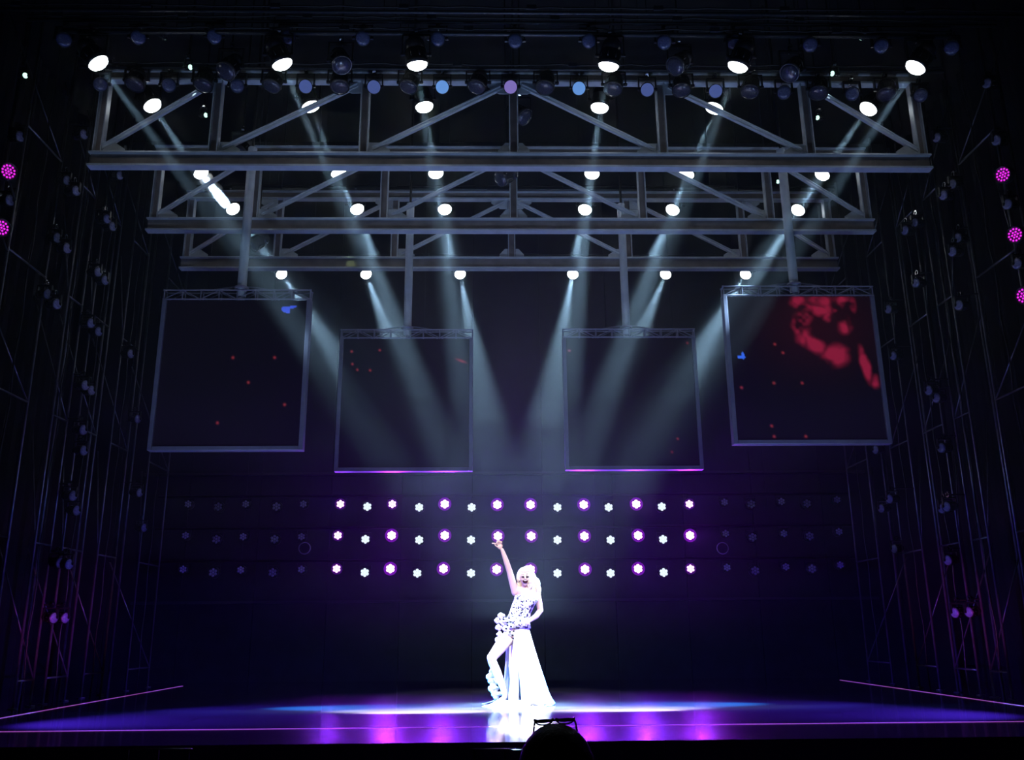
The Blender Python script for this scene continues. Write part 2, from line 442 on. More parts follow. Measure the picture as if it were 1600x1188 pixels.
# ---------------------------------------------------------------- lamp builders
def housing_bm(r, L):
    bm = bmesh.new()
    lathe(bm, [(r*.99, -.02*L), (r*1.12, -.05*L), (r*1.12, .12*L), (r*1.0, .16*L), (r*1.02, .5*L), (r*.95, .52*L), (r*.95, .56*L), (r*1.0, .58*L), (r*.9, .85*L), (r*.55, L), (0, L)], 22)
    for k in range(8):
        a = k*math.pi/4
        box(bm, (r*1.02*math.cos(a), r*1.02*math.sin(a), .34*L), (.014, .012, .28*L), Matrix.Rotation(a, 4, 'Z'))
    return bm
def lens_bm(r, dome=.25):
    bm = bmesh.new(); lathe(bm, [(r, 0), (r*.9, -r*dome*.45), (r*.6, -r*dome*.8), (0, -r*dome)], 24); return bm
def yoke_bm(r, L, h):
    bm = bmesh.new(); w_ = r*1.35
    for s in (-1, 1):
        box(bm, (s*w_, 0, h*.4), (.016, .05, h*.95)); tube(bm, (s*w_*.8, 0, .0), (s*(w_+.02), 0, .0), .022)
    box(bm, (0, 0, h*.88), (2*w_+.016, .05, .018))
    tube(bm, (0, 0, h*.88), (0, 0, h*1.02), .02)
    return bm
def clamp_bm(h):
    bm = bmesh.new()
    lathe(bm, [(.03, -.02), (.045, -.02), (.045, .02), (.03, .02), (.03, -.02)], 14, Matrix.Translation((0, 0, h*1.02+.03)) @ Matrix.Rotation(math.pi/2, 4, 'Y'))
    tube(bm, (0, .03, h*1.02-.01), (0, .075, h*1.02-.02), .008, seg=6)
    return bm

def make_lamp(name, label, cat, loc, r, L, h, lensmat, aim, group, pivot=.35, hm=None, dome=.3, rod=False):
    """Empty at the yoke pivot; housing and lens point along aim"""
    t = thing(name, label, cat, loc, group)
    rot = Vector(aim).to_track_quat('-Z', 'Y').to_euler()
    bm = housing_bm(r, L); bmesh.ops.translate(bm, verts=bm.verts, vec=(0, 0, -pivot*L)); o = obj('housing', bm, hm or blackgloss, t, True); o.rotation_euler = rot
    bm = lens_bm(r, dome); bmesh.ops.translate(bm, verts=bm.verts, vec=(0, 0, -pivot*L-.03*L)); o = obj('lens', bm, lensmat, t, True); o.rotation_euler = rot
    obj('yoke', yoke_bm(r, L, h), blackgloss, t); obj('clamp', clamp_bm(h), chrome, t)
    return reg(t)

def pipe(Y, z, x0, x1, label, dz=0, r=.024, m=darksteel, cable=True):
    t = thing('lighting_pipe', label, 'pipe', (0, Y, z))
    bm = bmesh.new(); tube(bm, (x0, 0, 0), (x1, 0, 0), r); obj('pipe_tube', bm, m, t, True)
    if cable:
        bm = bmesh.new(); n = 60; rr = random.Random(int(Y*100))
        path(bm, [(x0+(x1-x0)*i/n, -.03, .04+.03*rr.random()) for i in range(n+1)], .012, 6)
        obj('power_cable', bm, black, t, True)
        for i in range(int((x1-x0)/1.6)):
            bm = bmesh.new(); box(bm, (x0+.4+i*1.6, -.03, .05), (.12, .05, .06)); obj('junction_box', bm, darksteel, t)
    for k in range(4):
        bm = bmesh.new(); x = x0+(x1-x0)*(k+.5)/4; tube(bm, (x, 0, 0), (x, 0, 12-z), .005, seg=6); obj('hanging_wire', bm, darksteel, t)
    return t

# ---------------------------------------------------------------- thirty bright white spotlights, five rows of six
ROWS = [
 ('A', 10.0, [(154, 94), (441, 98), (652, 101), (951, 103), (1153, 105), (1431, 108)], 'highest row, above the front truss', .13),
 ('B', 11.6, [(238, 166), (486, 160), (663, 168), (937, 169), (1116, 169), (1357, 171)], 'row seen through the front truss', .13),
 ('C', 13.5, [(314, 270), (529, 270), (681, 271), (925, 271), (1073, 271), (1285, 274)], 'row just under the front truss beam', .125),
 ('D', 15.0, [(364, 327), (558, 327), (695, 326), (914, 328), (1051, 328), (1247, 328)], 'row just above the middle truss beam', .125),
 ('E', 16.6, [(440, 428), (572, 428), (719, 428), (895, 429), (1040, 429), (1165, 430)], 'lowest row, under the rear truss', .11)]
POW = {'A': 17000, 'B': 18000, 'C': 26000, 'D': 32000, 'E': 28000}
SZ = {'A': 6.5, 'B': 7.5, 'C': 8, 'D': 10.5, 'E': 12.5}
first = None
for rn, D, pts, where, rad in ROWS:
    k_ = rad/.13
    zl = sum(at(px, py, D).z for px, py in pts)/6
    dz = AIM.z-zl
    for i, (px, py) in enumerate(pts):
        c = at(px, py, D); c.z = zl
        aimp = AIM + Vector(((random.random()-.5)*.9, (random.random()-.5)*.5+(-.5 if rn in 'AB' else .1), (random.random()-.5)*.4))
        d = (aimp-c).normalized(); L = .34*k_; piv = c - d*(.38*L); zp = zl + .1*k_
        lab = 'bright white spotlight, %s in the %s' % (side_word(i, 6), where)
        if first is None:
            first = make_lamp('spotlight', lab, 'spotlight', piv, .13, .34, .3, lens_on, d, 'bright white spotlights', dome=.55); t = first
        else:
            t = dup(first, piv, lab, 'bright white spotlights', d)
        if rad != .13: t.scale = (k_,)*3
        e = POW[rn]*random.uniform(.8, 1.2); sz = SZ[rn]
        if rn == 'C' and i == 0: e *= 1.3; sz = 17
        l = spot('lamp_beam', c+d*.12, aimp, (.44, .72, 1), e, sz, 1, .035)
        bpy.context.view_layer.update(); l.parent = t; l.matrix_parent_inverse = t.matrix_world.inverted()
    zp = sum((at(px, py, D).z for px, py in pts))/6+.1*k_+.34*k_
    a = at(pts[0][0]-60, pts[0][1], D).x; b = at(pts[-1][0]+60, pts[-1][1], D).x
    pipe(piv.y, zp, a, b, 'dark pipe carrying the bright spotlights of the '+where, r=.03)

# ---------------------------------------------------------------- lens fixtures along the top of the front truss
xs = [157+53.4*k for k in range(25)]
Dn = 10.82; off = None; lensroot = {}
for k, x in enumerate(xs):
    facing = k % 2 == 0
    y = 132 + 13*max(0, (x-800))/640 + 4*max(0, min(1, (x-157)/400))
    c = at(x, y, Dn)
    j = k//2
    if facing:
        if j in (5, 7): lm, w_ = lens_blue, 'bright blue'
        elif j == 6: lm, w_ = lens_violet, 'violet'
        elif j in (4, 8, 3, 9): lm, w_ = lens_blue2, 'deep blue'
        else: lm, w_ = lens_off, 'dull grey-blue'
        aim = (CAM - c).normalized() + Vector((0, 0, -.05))
        lab = '%s round lens lamp along the front truss top, %s of thirteen' % (w_, side_word(j, 13))
        key = lm.name
    else:
        aim = Vector((random.uniform(-.3, .3), -.25, -1)); lab = 'black downward lamp along the front truss top, %s of twelve' % side_word(j, 12); key = 'down'; lm = lens_dim
    aim = aim.normalized()
    rr = .088 if facing else .12
    piv = c - aim*(.35*.26)
    if key not in lensroot:
        lensroot[key] = make_lamp('wash_light', lab, 'stage light', piv, rr, .26, .2, lm, aim, 'lamps along the front truss top')
    else:
        dup(lensroot[key], piv, lab, 'lamps along the front truss top', aim)
pipe(Dn, at(800, 136, Dn).z+.28, at(120, 133, Dn).x, at(1480, 146, Dn).x, 'dark pipe just above the front truss carrying round lens lamps')

# ---------------------------------------------------------------- dim lens row higher up, and the black pipes of the grid
for k, (x, y) in enumerate([(100, 62), (216, 58), (335, 57), (450, 58), (567, 60), (684, 61), (805, 64), (920, 64), (1038, 66), (1147, 66), (1266, 70), (1377, 72), (1487, 75)]):
    c = at(x, y, 10.0); aim = (CAM-c).normalized()
    dup(lensroot['unlit_lens'], c-aim*.09, 'faint unlit round lamp in the topmost row, '+side_word(k, 13), 'unlit lamps in the topmost row', aim)
pipe(9.97, at(800, 64, 10).z+.25, at(40, 60, 10).x, at(1560, 75, 10).x, 'dark pipe carrying the faint topmost lens row')
pipe(9.6, at(800, 20, 9.6).z, -6.6, 6.6, 'dark pipe of the grid at the top edge of view')
# small green-lit heads
gl = None
def drop(t, h=.16):
    z = t.location.z
    bm = bmesh.new(); tube(bm, (0, 0, h), (0, 0, 12-z), .012, seg=8); obj('drop_rod', bm, black, t)
    return t
for (x, y, D, w_) in ((298, 105, 10.6, 'upper left, above the front truss'), (322, 180, 12.0, 'left, seen through the front truss'), (1300, 115, 10.6, 'upper right, above the front truss'),
                      (1277, 184, 12.0, 'right, seen through the front truss'), (1215, 284, 13.9, 'right, under the front truss beam'), (40, 118, 10.2, 'far upper left corner')):
    c = at(x, y, D); s = -1 if x < 800 else 1
    aim = Vector((-s*.9, -.55, -.3)).normalized()
    lab = 'small lamp with pale green glowing lens, '+w_
    if gl is None: gl = make_lamp('small_lamp', lab, 'stage light', c-aim*.06, .035, .14, .12, lens_green, aim, 'small green-lit lamps'); drop(gl)
    else: drop(dup(gl, c-aim*.06, lab, None, aim))
# pale green beams
def beam_lamp(x, y, D, tx, ty, TD, lab, col, e, sz):
    c = at(x, y, D); tp = at(tx, ty, TD); aim = (tp-c).normalized()
    t = drop(dup(gl, c-aim*.06, lab, 'small green-lit lamps', aim))
    spot('lamp_beam', c+aim*.03, tp, col, e, sz, .5, .03)
beam_lamp(413, 138, 11.4, 505, 325, 13.4, 'small lamp throwing a thin yellow-green streak, left above the front truss', (.7, 1, .45), 130, 3.0)
beam_lamp(258, 62, 10.3, 300, 140, 10.9, 'small lamp throwing a thin pale streak, topmost on the left', (.7, .9, 1), 60, 3.0)
beam_lamp(1345, 62, 10.3, 1300, 140, 10.9, 'small lamp throwing a thin pale streak, topmost on the right', (.7, .9, 1), 60, 3.0)
# black moving heads hung between the trusses
mh = None
for (x, y, D, w_) in ((403, 378, 14.3, 'under the middle truss, brightly lit from the left'), (378, 232, 12.2, 'behind the front truss beam on the left'), (790, 275, 12.6, 'hanging by the centre upright of the middle truss'),
                      (812, 178, 11.9, 'behind the centre upright of the front truss'), (532, 95, 10.4, 'upper left between bright lamps'), (1062, 98, 10.4, 'upper right between bright lamps'),
                      (1238, 108, 10.4, 'upper right beside a small green lamp'), (360, 105, 10.4, 'upper left beside a small green lamp')):
    c = at(x, y, D); aim = Vector((random.uniform(-.8, .8), -.3, -.6)).normalized()
    lab = 'black moving-head lamp, unlit, '+w_
    if mh is None: mh = make_lamp('moving_head', lab, 'stage light', c, .12, .34, .3, lens_dim, aim, 'black unlit moving heads', hm=mat('glossy_black_shell', (.06, .06, .07), .2, .3)); drop(mh, .3)
    else: drop(dup(mh, c, lab, None, aim), .3)

# ---------------------------------------------------------------- back wall of LED heads
WY = 18.0
def led_lens_bm(r, big=1.0):
    """seven round cells, one centre and six around"""
    bm = bmesh.new()
    cells = [(0, 0)]+[(r*.64*math.cos(k*math.pi/3+.5), r*.64*math.sin(k*math.pi/3+.5)) for k in range(6)]
    for (x, y) in cells: lathe(bm, [(r*.3*big, 0), (r*.24*big, -.008), (0, -.014)], 14, Matrix.Translation((x, y, -.005)))
    return bm
def make_led(label, loc, r, lm, group, big=1.0):
    t = thing('led_lamp', label, 'stage light', loc, group)
    bm = bmesh.new(); lathe(bm, [(r, .004), (r*1.0, -.02), (r*1.18, -.03), (r*1.18, .12), (r*.9, .16), (0, .16)], 20); lathe(bm, [(r, .004), (0, .004)], 20)
    o = obj('housing', bm, blackgloss, t, True); o.rotation_euler = (-math.pi/2, 0, 0)
    o.rotation_euler = Vector((0, -1, 0)).to_track_quat('-Z', 'Y').to_euler()
    o2 = obj('lens', led_lens_bm(r, big), lm, t); o2.rotation_euler = o.rotation_euler
    if lm in (led_pink, led_pink2):  # emissive ring added for the bloom, no part of the fixture
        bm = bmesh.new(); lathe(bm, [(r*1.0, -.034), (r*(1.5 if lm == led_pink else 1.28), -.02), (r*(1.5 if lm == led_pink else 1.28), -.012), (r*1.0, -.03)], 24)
        o3 = obj('bloom_ring', bm, ring_hi if lm == led_pink else ring_lo, t, True); o3.rotation_euler = o.rotation_euler
    bm = bmesh.new()
    for s in (-1, 1): box(bm, (s*r*1.28, .05, r*.75), (.012, .03, r*1.7))
    box(bm, (0, .05, r*1.62), (r*2.58, .03, .012)); tube(bm, (0, .05, r*1.62), (0, .05, r*2.2), .012, seg=8)
    obj('yoke', bm, black, t)
    return reg(t)
rows = {
 'top': (788, [532, 613, 695, 777, 829, 912, 994, 1077], 793, [574, 655, 737, 871, 951, 1034], [(294, 788), (384, 788), (474, 788), (1132, 785), (1221, 784), (1308, 781)], [(341, 792), (432, 792), (1174, 788), (1261, 787)]),
 'middle': (837, [528, 612, 695, 778, 830, 913, 997, 1078], 844, [571, 655, 736, 871, 954, 1036], [(290, 837), (380, 839), (471, 839), (1134, 834), (1225, 834), (1311, 831)], [(338, 843), (429, 843), (1176, 840), (1265, 838)]),
 'bottom': (889, [526, 610, 693, 776, 829, 914, 997, 1079], 896, [570, 652, 736, 871, 954, 1037], [(286, 890), (376, 891), (471, 890), (1136, 887), (1228, 886), (1313, 883)], [(333, 895), (426, 895), (1180, 892), (1269, 889)])}
A = B = Cc = Dd = E_ = None
strong = {('top', 3), ('top', 4), ('top', 2), ('top', 5), ('top', 6)} | {('middle', i) for i in range(1, 8)} | {('bottom', i) for i in range(1, 7)}
for rn, (y1, xs1, y2, xs2, dimp, dims) in rows.items():
    for i, x in enumerate(xs1):
        c = at(x, y1+(1 if 2 < i < 6 else 0), WY); st = (rn, i) in strong
        lab = 'lit magenta wall lamp, %s of eight, %s row' % (side_word(i, 8), rn)
        if st:
            if A is None: A = make_led(lab, c, .088, led_pink, 'lit magenta lamps on the back wall', 1.22); t = A
            else: t = dup(A, c, lab)
        else:
            if B is None: B = make_led(lab, c, .085, led_pink2, 'lit magenta lamps on the back wall', 1.05); t = B
            else: t = dup(B, c, lab)
        g = random.uniform(.7, 1.35)
        warm = random.random()
        spot('lamp_glow', c+Vector((0, -.10, 0)), c+Vector((-c.x*.12, -5, -.7)), (.13+.2*warm, .02, 1), (380 if st else 110)*g, 62, .9, .03)
    for i, x in enumerate(xs2):
        c = at(x, y2-(1 if i in (0, 5) else 0), WY)
        lab = 'white seven-cell wall lamp, %s of six, %s row' % (side_word(i, 6), rn)
        if Cc is None: Cc = make_led(lab, c, .088, led_white, 'white seven-cell lamps on the back wall', 1.13)
        else: dup(Cc, c, lab)
    for i, (x, y) in enumerate(dimp):
        c = at(x, y, WY); lab = 'unlit smaller round wall lamp, %s of six, %s row' % (side_word(i, 6), rn)
        if Dd is None: Dd = make_led(lab, c, .078, wall_lens, 'unlit lamps on the back wall')
        else: dup(Dd, c, lab)
    for i, (x, y) in enumerate(dims):
        c = at(x, y, WY); lab = 'unlit larger round wall lamp, %s of four, %s row' % (side_word(i, 4), rn)
        if E_ is None: E_ = make_led(lab, c, .092, wall_lens2, 'unlit lamps on the back wall')
        else: dup(E_, c, lab)
# bars behind the heads
for (y, w_) in ((775, 'top'), (825, 'middle'), (876, 'bottom')):
    z = at(800, y, WY).z
    pipe(WY+.05, z+.02, -7.0, 7.0, 'black bar carrying the %s row of lamps on the back wall' % w_, cable=False, m=black)
for (y, w_) in ((737, 'above'), (938, 'below')):
    bm = bmesh.new(); c = at(800, y, WY+.3); box(bm, (0, BY-.08, c.z), (15, .14, .05)); tag(obj('wall_rail', bm, mat('dark_rail', (.05, .05, .06), .3, .2)), 'thin dark horizontal rail on the back wall '+w_+' the lamp rows', 'rail')

# two clear globes near the wall lamps
glass = bpy.data.materials.new('clear_glass'); glass.use_nodes = True
gb = glass.node_tree.nodes['Principled BSDF']; gb.inputs['Transmission Weight'].default_value = 1; gb.inputs['Roughness'].default_value = .03; gb.inputs['IOR'].default_value = 1.12; gb.inputs['Base Color'].default_value = (.9, .92, 1, 1)
for (x, y, w_) in ((476, 857, 'left'), (1129, 857, 'right')):
    c = at(x, y, 17.55); t = thing('glass_globe', 'small clear round globe with shining rim, %s of the lit wall lamps' % w_, 'globe', c)
    bm = bmesh.new(); ball(bm, (0, 0, 0), .10, sub=4); obj('globe_shell', bm, glass, t, True)
    bm = bmesh.new()
    Mx = Matrix.Rotation(math.pi/2, 4, 'X')
    lathe(bm, [(.102, -.01), (.118, -.01), (.118, .01), (.102, .01), (.102, -.01)], 36, Mx); obj('metal_rim', bm, mat('pale_rim', (.85, .85, .9), .3, .3), t, True)
    bm = bmesh.new(); tube(bm, (0, 0, .11), (0, 0, 12-c.z), .002, seg=5); obj('hanging_wire', bm, black, t)

# ---------------------------------------------------------------- side towers
post = mat('tower_steel', (.15, .145, .16), .3, .6, noise=.3, scale=5)
def tower(s, X, Y0, Y1, label, h=9.6):
    t = thing('lighting_tower', label, 'tower', (s*X, (Y0+Y1)/2, 0)); hw = (Y1-Y0)/2
    for yy in (-hw, hw):
        bm = bmesh.new(); tube(bm, (0, yy, 0), (0, yy, h), .017, seg=12); tube(bm, (0, yy, 0), (0, yy, .015), .06, seg=12); obj('post', bm, post, t, True)
    n = 5
    for k in range(n):
        z0 = .35+k*(h-.6)/n; z1 = .35+(k+1)*(h-.6)/n
        bm = bmesh.new(); tube(bm, (0, -hw, z0), (0, hw, z0), .014, seg=8); obj('rung', bm, post, t, True)
        bm = bmesh.new(); a, b = (-hw, hw) if k % 2 else (hw, -hw); tube(bm, (0, a, z0), (s*.5, b, z1), .011, seg=8); obj('diagonal_brace', bm, post, t, True)
    bm = bmesh.new(); tube(bm, (s*.5, 0, 0), (s*.5, 0, h), .022, seg=12); obj('rear_post', bm, post, t, True)
    bm = bmesh.new(); pts = [(s*.06, hw*.3+.03*math.sin(i*1.7), h*i/30) for i in range(31)]; path(bm, pts, .012, 6); obj('cable', bm, black, t, True)
    return t
TW = [(10.8, 11.8, 'nearest the audience'), (12.5, 12.95, 'second from the audience'), (13.3, 13.95, 'third from the audience, touched by magenta light'), (14.5, 15.2, 'fourth from the audience'), (16.2, 17.2, 'nearest the back wall')]
for s, sw in ((-1, 'left'), (1, 'right')):
    for (a, b, w_) in TW: tower(s, 6.62 if s > 0 else 6.55, a, b, 'dark tube lighting tower on the %s side, %s' % (sw, w_))
# lamps fixed on the towers
def side_lamp(x, y, lm, lab, grp, root):
    s = -1 if x < 800 else 1
    best = min(POSTY, key=lambda Y: abs(at(x, y, Y).x-s*6.33))
    c = at(x, y, best-.02); c.x = s*min(6.6, max(6.1, abs(c.x)))
    aim = Vector((-s*.93, -.36, -.1)).normalized()
    if lm.name not in root: t = root[lm.name] = make_lamp('side_light', lab, 'stage light', c-aim*.08, .07, .2, .14, lm, aim, grp)
    else: t = dup(root[lm.name], c-aim*.08, lab, grp, aim)
    p = t.location
    bm = bmesh.new(); tube(bm, (0, 0, .17), (s*(6.62 if s > 0 else 6.55)-p.x, best-p.y, .17), .012, seg=8); obj('bracket_arm', bm, black, t)
sr = {}
POSTY = [v for a, b, _ in TW for v in (a, b)]
_one = ['first', 'second', 'third', 'fourth', 'fifth', 'sixth', 'seventh', 'eighth', 'ninth']
TENS = ORD[:13]+['fourteenth', 'fifteenth', 'sixteenth', 'seventeenth', 'eighteenth', 'nineteenth', 'twentieth']+['twenty-'+q for q in _one]+['thirtieth']
LS = [(22, 213), (132, 210), (188, 274), (106, 282), (120, 298), (8, 313), (168, 342), (177, 354), (91, 372), (106, 388), (154, 425), (165, 438), (76, 460), (90, 475), (143, 505), (155, 518), (205, 553), (134, 602), (144, 610), (131, 672), (132, 704), (115, 775), (121, 798), (95, 880), (109, 882), (85, 966), (103, 966), (219, 770), (226, 825), (216, 655)]
RS = [(1463, 215), (1556, 219), (1487, 288), (1473, 305), (1573, 319), (1428, 348), (1413, 360), (1495, 372), (1487, 393), (1588, 412), (1430, 442), (1497, 477), (1387, 483), (1395, 556), (1450, 610), (1462, 622), (1470, 700), (1478, 792), (1471, 795), (1480, 876), (1491, 958), (1513, 957), (1367, 703), (1389, 780), (1396, 858), (1541, 130), (1376, 795)]
led_tower = mat('tower_unlit_lens', (.2, .2, .33), .25, noise=.3, scale=60)
for sname, Ls in (('left', LS), ('right', RS)):
    Ls = sorted(Ls, key=lambda p: p[1])
    for i, (x, y) in enumerate(Ls):
        side_lamp(x, y, led_tower, '%s side-tower unlit lamp, %s from the top' % (sname, TENS[i]), 'unlit lamps on the %s towers' % sname, sr)
# magenta led heads
def led_head(x, y, lab, first=[None]):
    s = -1 if x < 800 else 1; el = (594-y)/F
    D = 6.25*F/abs(x-800)/(.963+.27*math.tan(math.atan(el)+PITCH)); c = at(x, y, D)
    aim = Vector((-s*.85, -.5, -.2)).normalized()
    t = thing('led_lamp', lab, 'stage light', c, 'magenta dotted lamps on the towers')
    r = .10; rot = aim.to_track_quat('-Z', 'Y').to_euler()
    bm = bmesh.new(); lathe(bm, [(0, .004), (r, .004), (r, -.02), (r*1.12, -.02), (r*1.12, .1), (r*.8, .16), (0, .16)], 22); o = obj('housing', bm, blackgloss, t, True); o.rotation_euler = rot
    bm = bmesh.new()
    for ring, n in ((0, 1), (.36, 6), (.74, 12)):
        for k in range(n):
            a = 2*math.pi*k/n; lathe(bm, [(r*.14, -.004), (r*.1, -.012), (0, -.014)], 10, Matrix.Translation((r*ring*math.cos(a), r*ring*math.sin(a), 0)))
    o = obj('lens', bm, led_mag, t); o.rotation_euler = rot
    bm = bmesh.new(); Yp = min(POSTY, key=lambda q: abs(q-D)); tube(bm, (s*.05, .05, 0), (s*(6.62 if s > 0 else 6.55)-c.x+s*.02, Yp-D+(.05 if Yp > D else -.05), .02), .014, seg=8); obj('bracket_arm', bm, black, t)
led_head(13, 268, 'glowing magenta dotted lamp high on the left edge of view')
led_head(2, 356, 'glowing magenta lamp cut off by the left edge of view')
led_head(1567, 273, 'glowing magenta dotted lamp on the right towers, uppermost of three')
led_head(1586, 367, 'glowing magenta dotted lamp on the right towers, middle of three')
led_head(1600, 462, 'glowing magenta dotted lamp on the right towers, lowest of three')

# ---------------------------------------------------------------- people
def fuse(name, bm, m, parent, voxel=.006, smooth=4, fac=.5):
    """weld overlapping volumes into one continuous skin"""
    o = obj(name, bm, m, parent, True)
    r = o.modifiers.new('remesh', 'REMESH'); r.mode = 'VOXEL'; r.voxel_size = voxel; r.use_smooth_shade = True
    s = o.modifiers.new('smooth', 'SMOOTH'); s.iterations = smooth; s.factor = fac
    return o
def limb(bm, pts):
    """tapered rounded limb through (x, y, z, r)"""
    for a, b in zip(pts, pts[1:]):
        A_ = Vector(a[:3]); B_ = Vector(b[:3]); tube(bm, A_, B_, a[3], b[3], 18)
    for p in pts: ball(bm, p[:3], p[3], sub=3)

K = .00835
ORG = PERF.copy()
def P(px, py, y=0): return Vector(((px-816)*K, y, (1102-py)*K))
def Pr(px, py, y, r): v = P(px, py, y); return (v.x, v.y, v.z, r)
skin = mat('fair_skin', (.76, .5, .42), .45, noise=.04, scale=8)
hairm = mat('platinum_hair', (.86, .76, .55), .4, bump=.6, scale=55)
white_cloth = mat('white_satin', (.88, .84, .84), .4, noise=.05, scale=7, bump=.15)
singer = thing('person', 'blonde singer in a long white showgirl gown, laughing, one arm raised to point', 'person', ORG)
bm = bmesh.new()
hip = P(806, 988); waist = P(813, 962); chest = P(823, 938); neck = P(824, 924)
ball(bm, P(807, 990), .155, (1.05, .78, .8)); ball(bm, P(809, 979), .14, (1, .75, .8)); limb(bm, [Pr(810, 976, 0, .118), Pr(814, 962, 0, .105), Pr(821, 945, 0, .118), Pr(825, 936, 0, .125)])
ball(bm, P(825, 934), .14, (1.12, .66, .8)); limb(bm, [Pr(812, 928, 0, .062), Pr(824, 926, 0, .06), Pr(838, 930, 0, .06)])
ball(bm, P(818, 939, -.085), .062, (1, .8, .9)); ball(bm, P(832, 940, -.085), .062, (1, .8, .9))
limb(bm, [Pr(824, 928, .01, .056), Pr(823, 916, -.005, .052)])                                    # neck
# head: skull, jaw, cheeks, nose, brow, ears
hd = P(822.5, 906, -.015)
ball(bm, hd+Vector((0, .015, .015)), .092, (.86, 1.05, 1.05)); ball(bm, hd+Vector((.0, -.03, -.045)), .06, (.95, .9, 1.05)); ball(bm, hd+Vector((0, -.055, -.088)), .026, (1.2, 1, 1))
for s in (-1, 1):
    ball(bm, hd+Vector((s*.036, -.062, -.024)), .026); ball(bm, hd+Vector((s*.08, .01, -.01)), .02, (.5, 1, 1.6))
    ball(bm, hd+Vector((s*.03, -.078, .022)), .016, (1.6, .7, .5))
limb(bm, [(hd.x, hd.y-.085, hd.z+.012, .009), (hd.x, hd.y-.104, hd.z-.018, .013)])
# raised right arm, hand pointing
limb(bm, [Pr(807, 929, 0, .056), Pr(802, 913, -.01, .047), Pr(797, 895, -.03, .040), Pr(792, 880, -.05, .038), Pr(785.5, 862, -.07, .025)])
hb = P(782, 856, -.075)
ball(bm, hb, .04, (.85, .5, 1.05), Matrix.Rotation(.5, 4, 'Y'))
def finger(bm, base, dirs, r0_, r1_):
    p = Vector(base); pts = [(*p, r0_)]
    for i, (d, l) in enumerate(dirs):
        p = p+Vector(d).normalized()*l; pts.append((*p, r0_+(r1_-r0_)*(i+1)/len(dirs)))
    limb(bm, pts)
finger(bm, hb+Vector((-.025, -.005, .025)), [((-.95, -.1, .3), .04), ((-1, -.1, .12), .025), ((-1, -.1, .05), .022)], .0105, .0078)      # index, pointing
finger(bm, hb+Vector((-.012, -.008, .036)), [((-.5, -.3, .8), .035), ((-.8, -.6, -.4), .024), ((.3, -.6, -.8), .018)], .0105, .008)
finger(bm, hb+Vector((.003, -.008, .040)), [((-.1, -.3, .9), .032), ((-.6, -.8, -.2), .023), ((.2, -.5, -.9), .017)], .010, .008)
finger(bm, hb+Vector((.018, -.008, .036)), [((.2, -.3, .85), .026), ((-.4, -.9, -.2), .018), ((.2, -.4, -.9), .014)], .0092, .0072)
finger(bm, hb+Vector((-.03, -.012, -.01)), [((-.8, -.4, .4), .03), ((-.6, -.5, .6), .028)], .0115, .009)                                  # thumb
# left arm, hand on hip
limb(bm, [Pr(841, 933, 0, .055), Pr(845, 945, .02, .045), Pr(847, 958, .03, .039), Pr(840, 967, -.02, .036), Pr(829, 974, -.075, .025)])
hl = P(824.5, 977, -.095); ball(bm, hl, .038, (1.05, .5, .85), Matrix.Rotation(.4, 4, 'Y'))
for k in range(4):
    finger(bm, hl+Vector((-.022, -.004, .022-.016*k)), [((-.9, -.12, -.25-.1*k), .032-.003*abs(k-1)), ((-.9, .25, -.45), .024), ((-.8, .4, -.6), .018)], .0098-.0005*k, .0075)
finger(bm, hl+Vector((.015, .01, .025)), [((-.1, .4, .8), .028), ((-.3, .5, .6), .024)], .0115, .009)
# legs: front leg bent, standing leg straight behind
limb(bm, [Pr(803, 992, -.03, .098), Pr(785, 1010, -.14, .088), Pr(768, 1030, -.24, .062), Pr(769, 1036, -.23, .058), Pr(776, 1052, -.19, .058), Pr(785, 1074, -.15, .042), Pr(789, 1087, -.13, .034)])
limb(bm, [Pr(789, 1088, -.13, .033), Pr(783, 1095, -.18, .032), Pr(777, 1099, -.22, .026)])
limb(bm, [Pr(811, 992, .02, .1), Pr(806, 1020, .03, .082), Pr(802, 1044, .02, .058), Pr(803, 1060, .04, .055), Pr(806, 1084, .06, .035), Pr(806, 1090, .06, .034)])
limb(bm, [Pr(806, 1089, .06, .033), Pr(810, 1096, 0, .032), Pr(812, 1099, -.05, .026)])
fuse('body', bm, skin, singer, .0055, 3)

# shoes: pointed toe, sole and stiletto heel
shoem = mat('silver_shoe', (.5, .5, .54), .3, .4)
for (toe, heel) in ((P(769, 1100, -.26), P(789, 1090, -.12)), (P(814, 1100, -.08), P(806, 1090, .07))):
    bm = bmesh.new(); d = (toe-heel)
    toe.z = .022; mid = heel.lerp(toe, .55); mid.z = .035
    path(bm, [heel+Vector((0, 0, -.012)), mid, toe.lerp(mid, .35)+Vector((0, 0, .0)), toe], .03, 12, [.034, .036, .034, .012])
    tube(bm, (heel.x, heel.y, 0), (heel.x, heel.y, heel.z-.02), .006, .02, 10)
    obj('shoe', bm, shoem, singer, True)

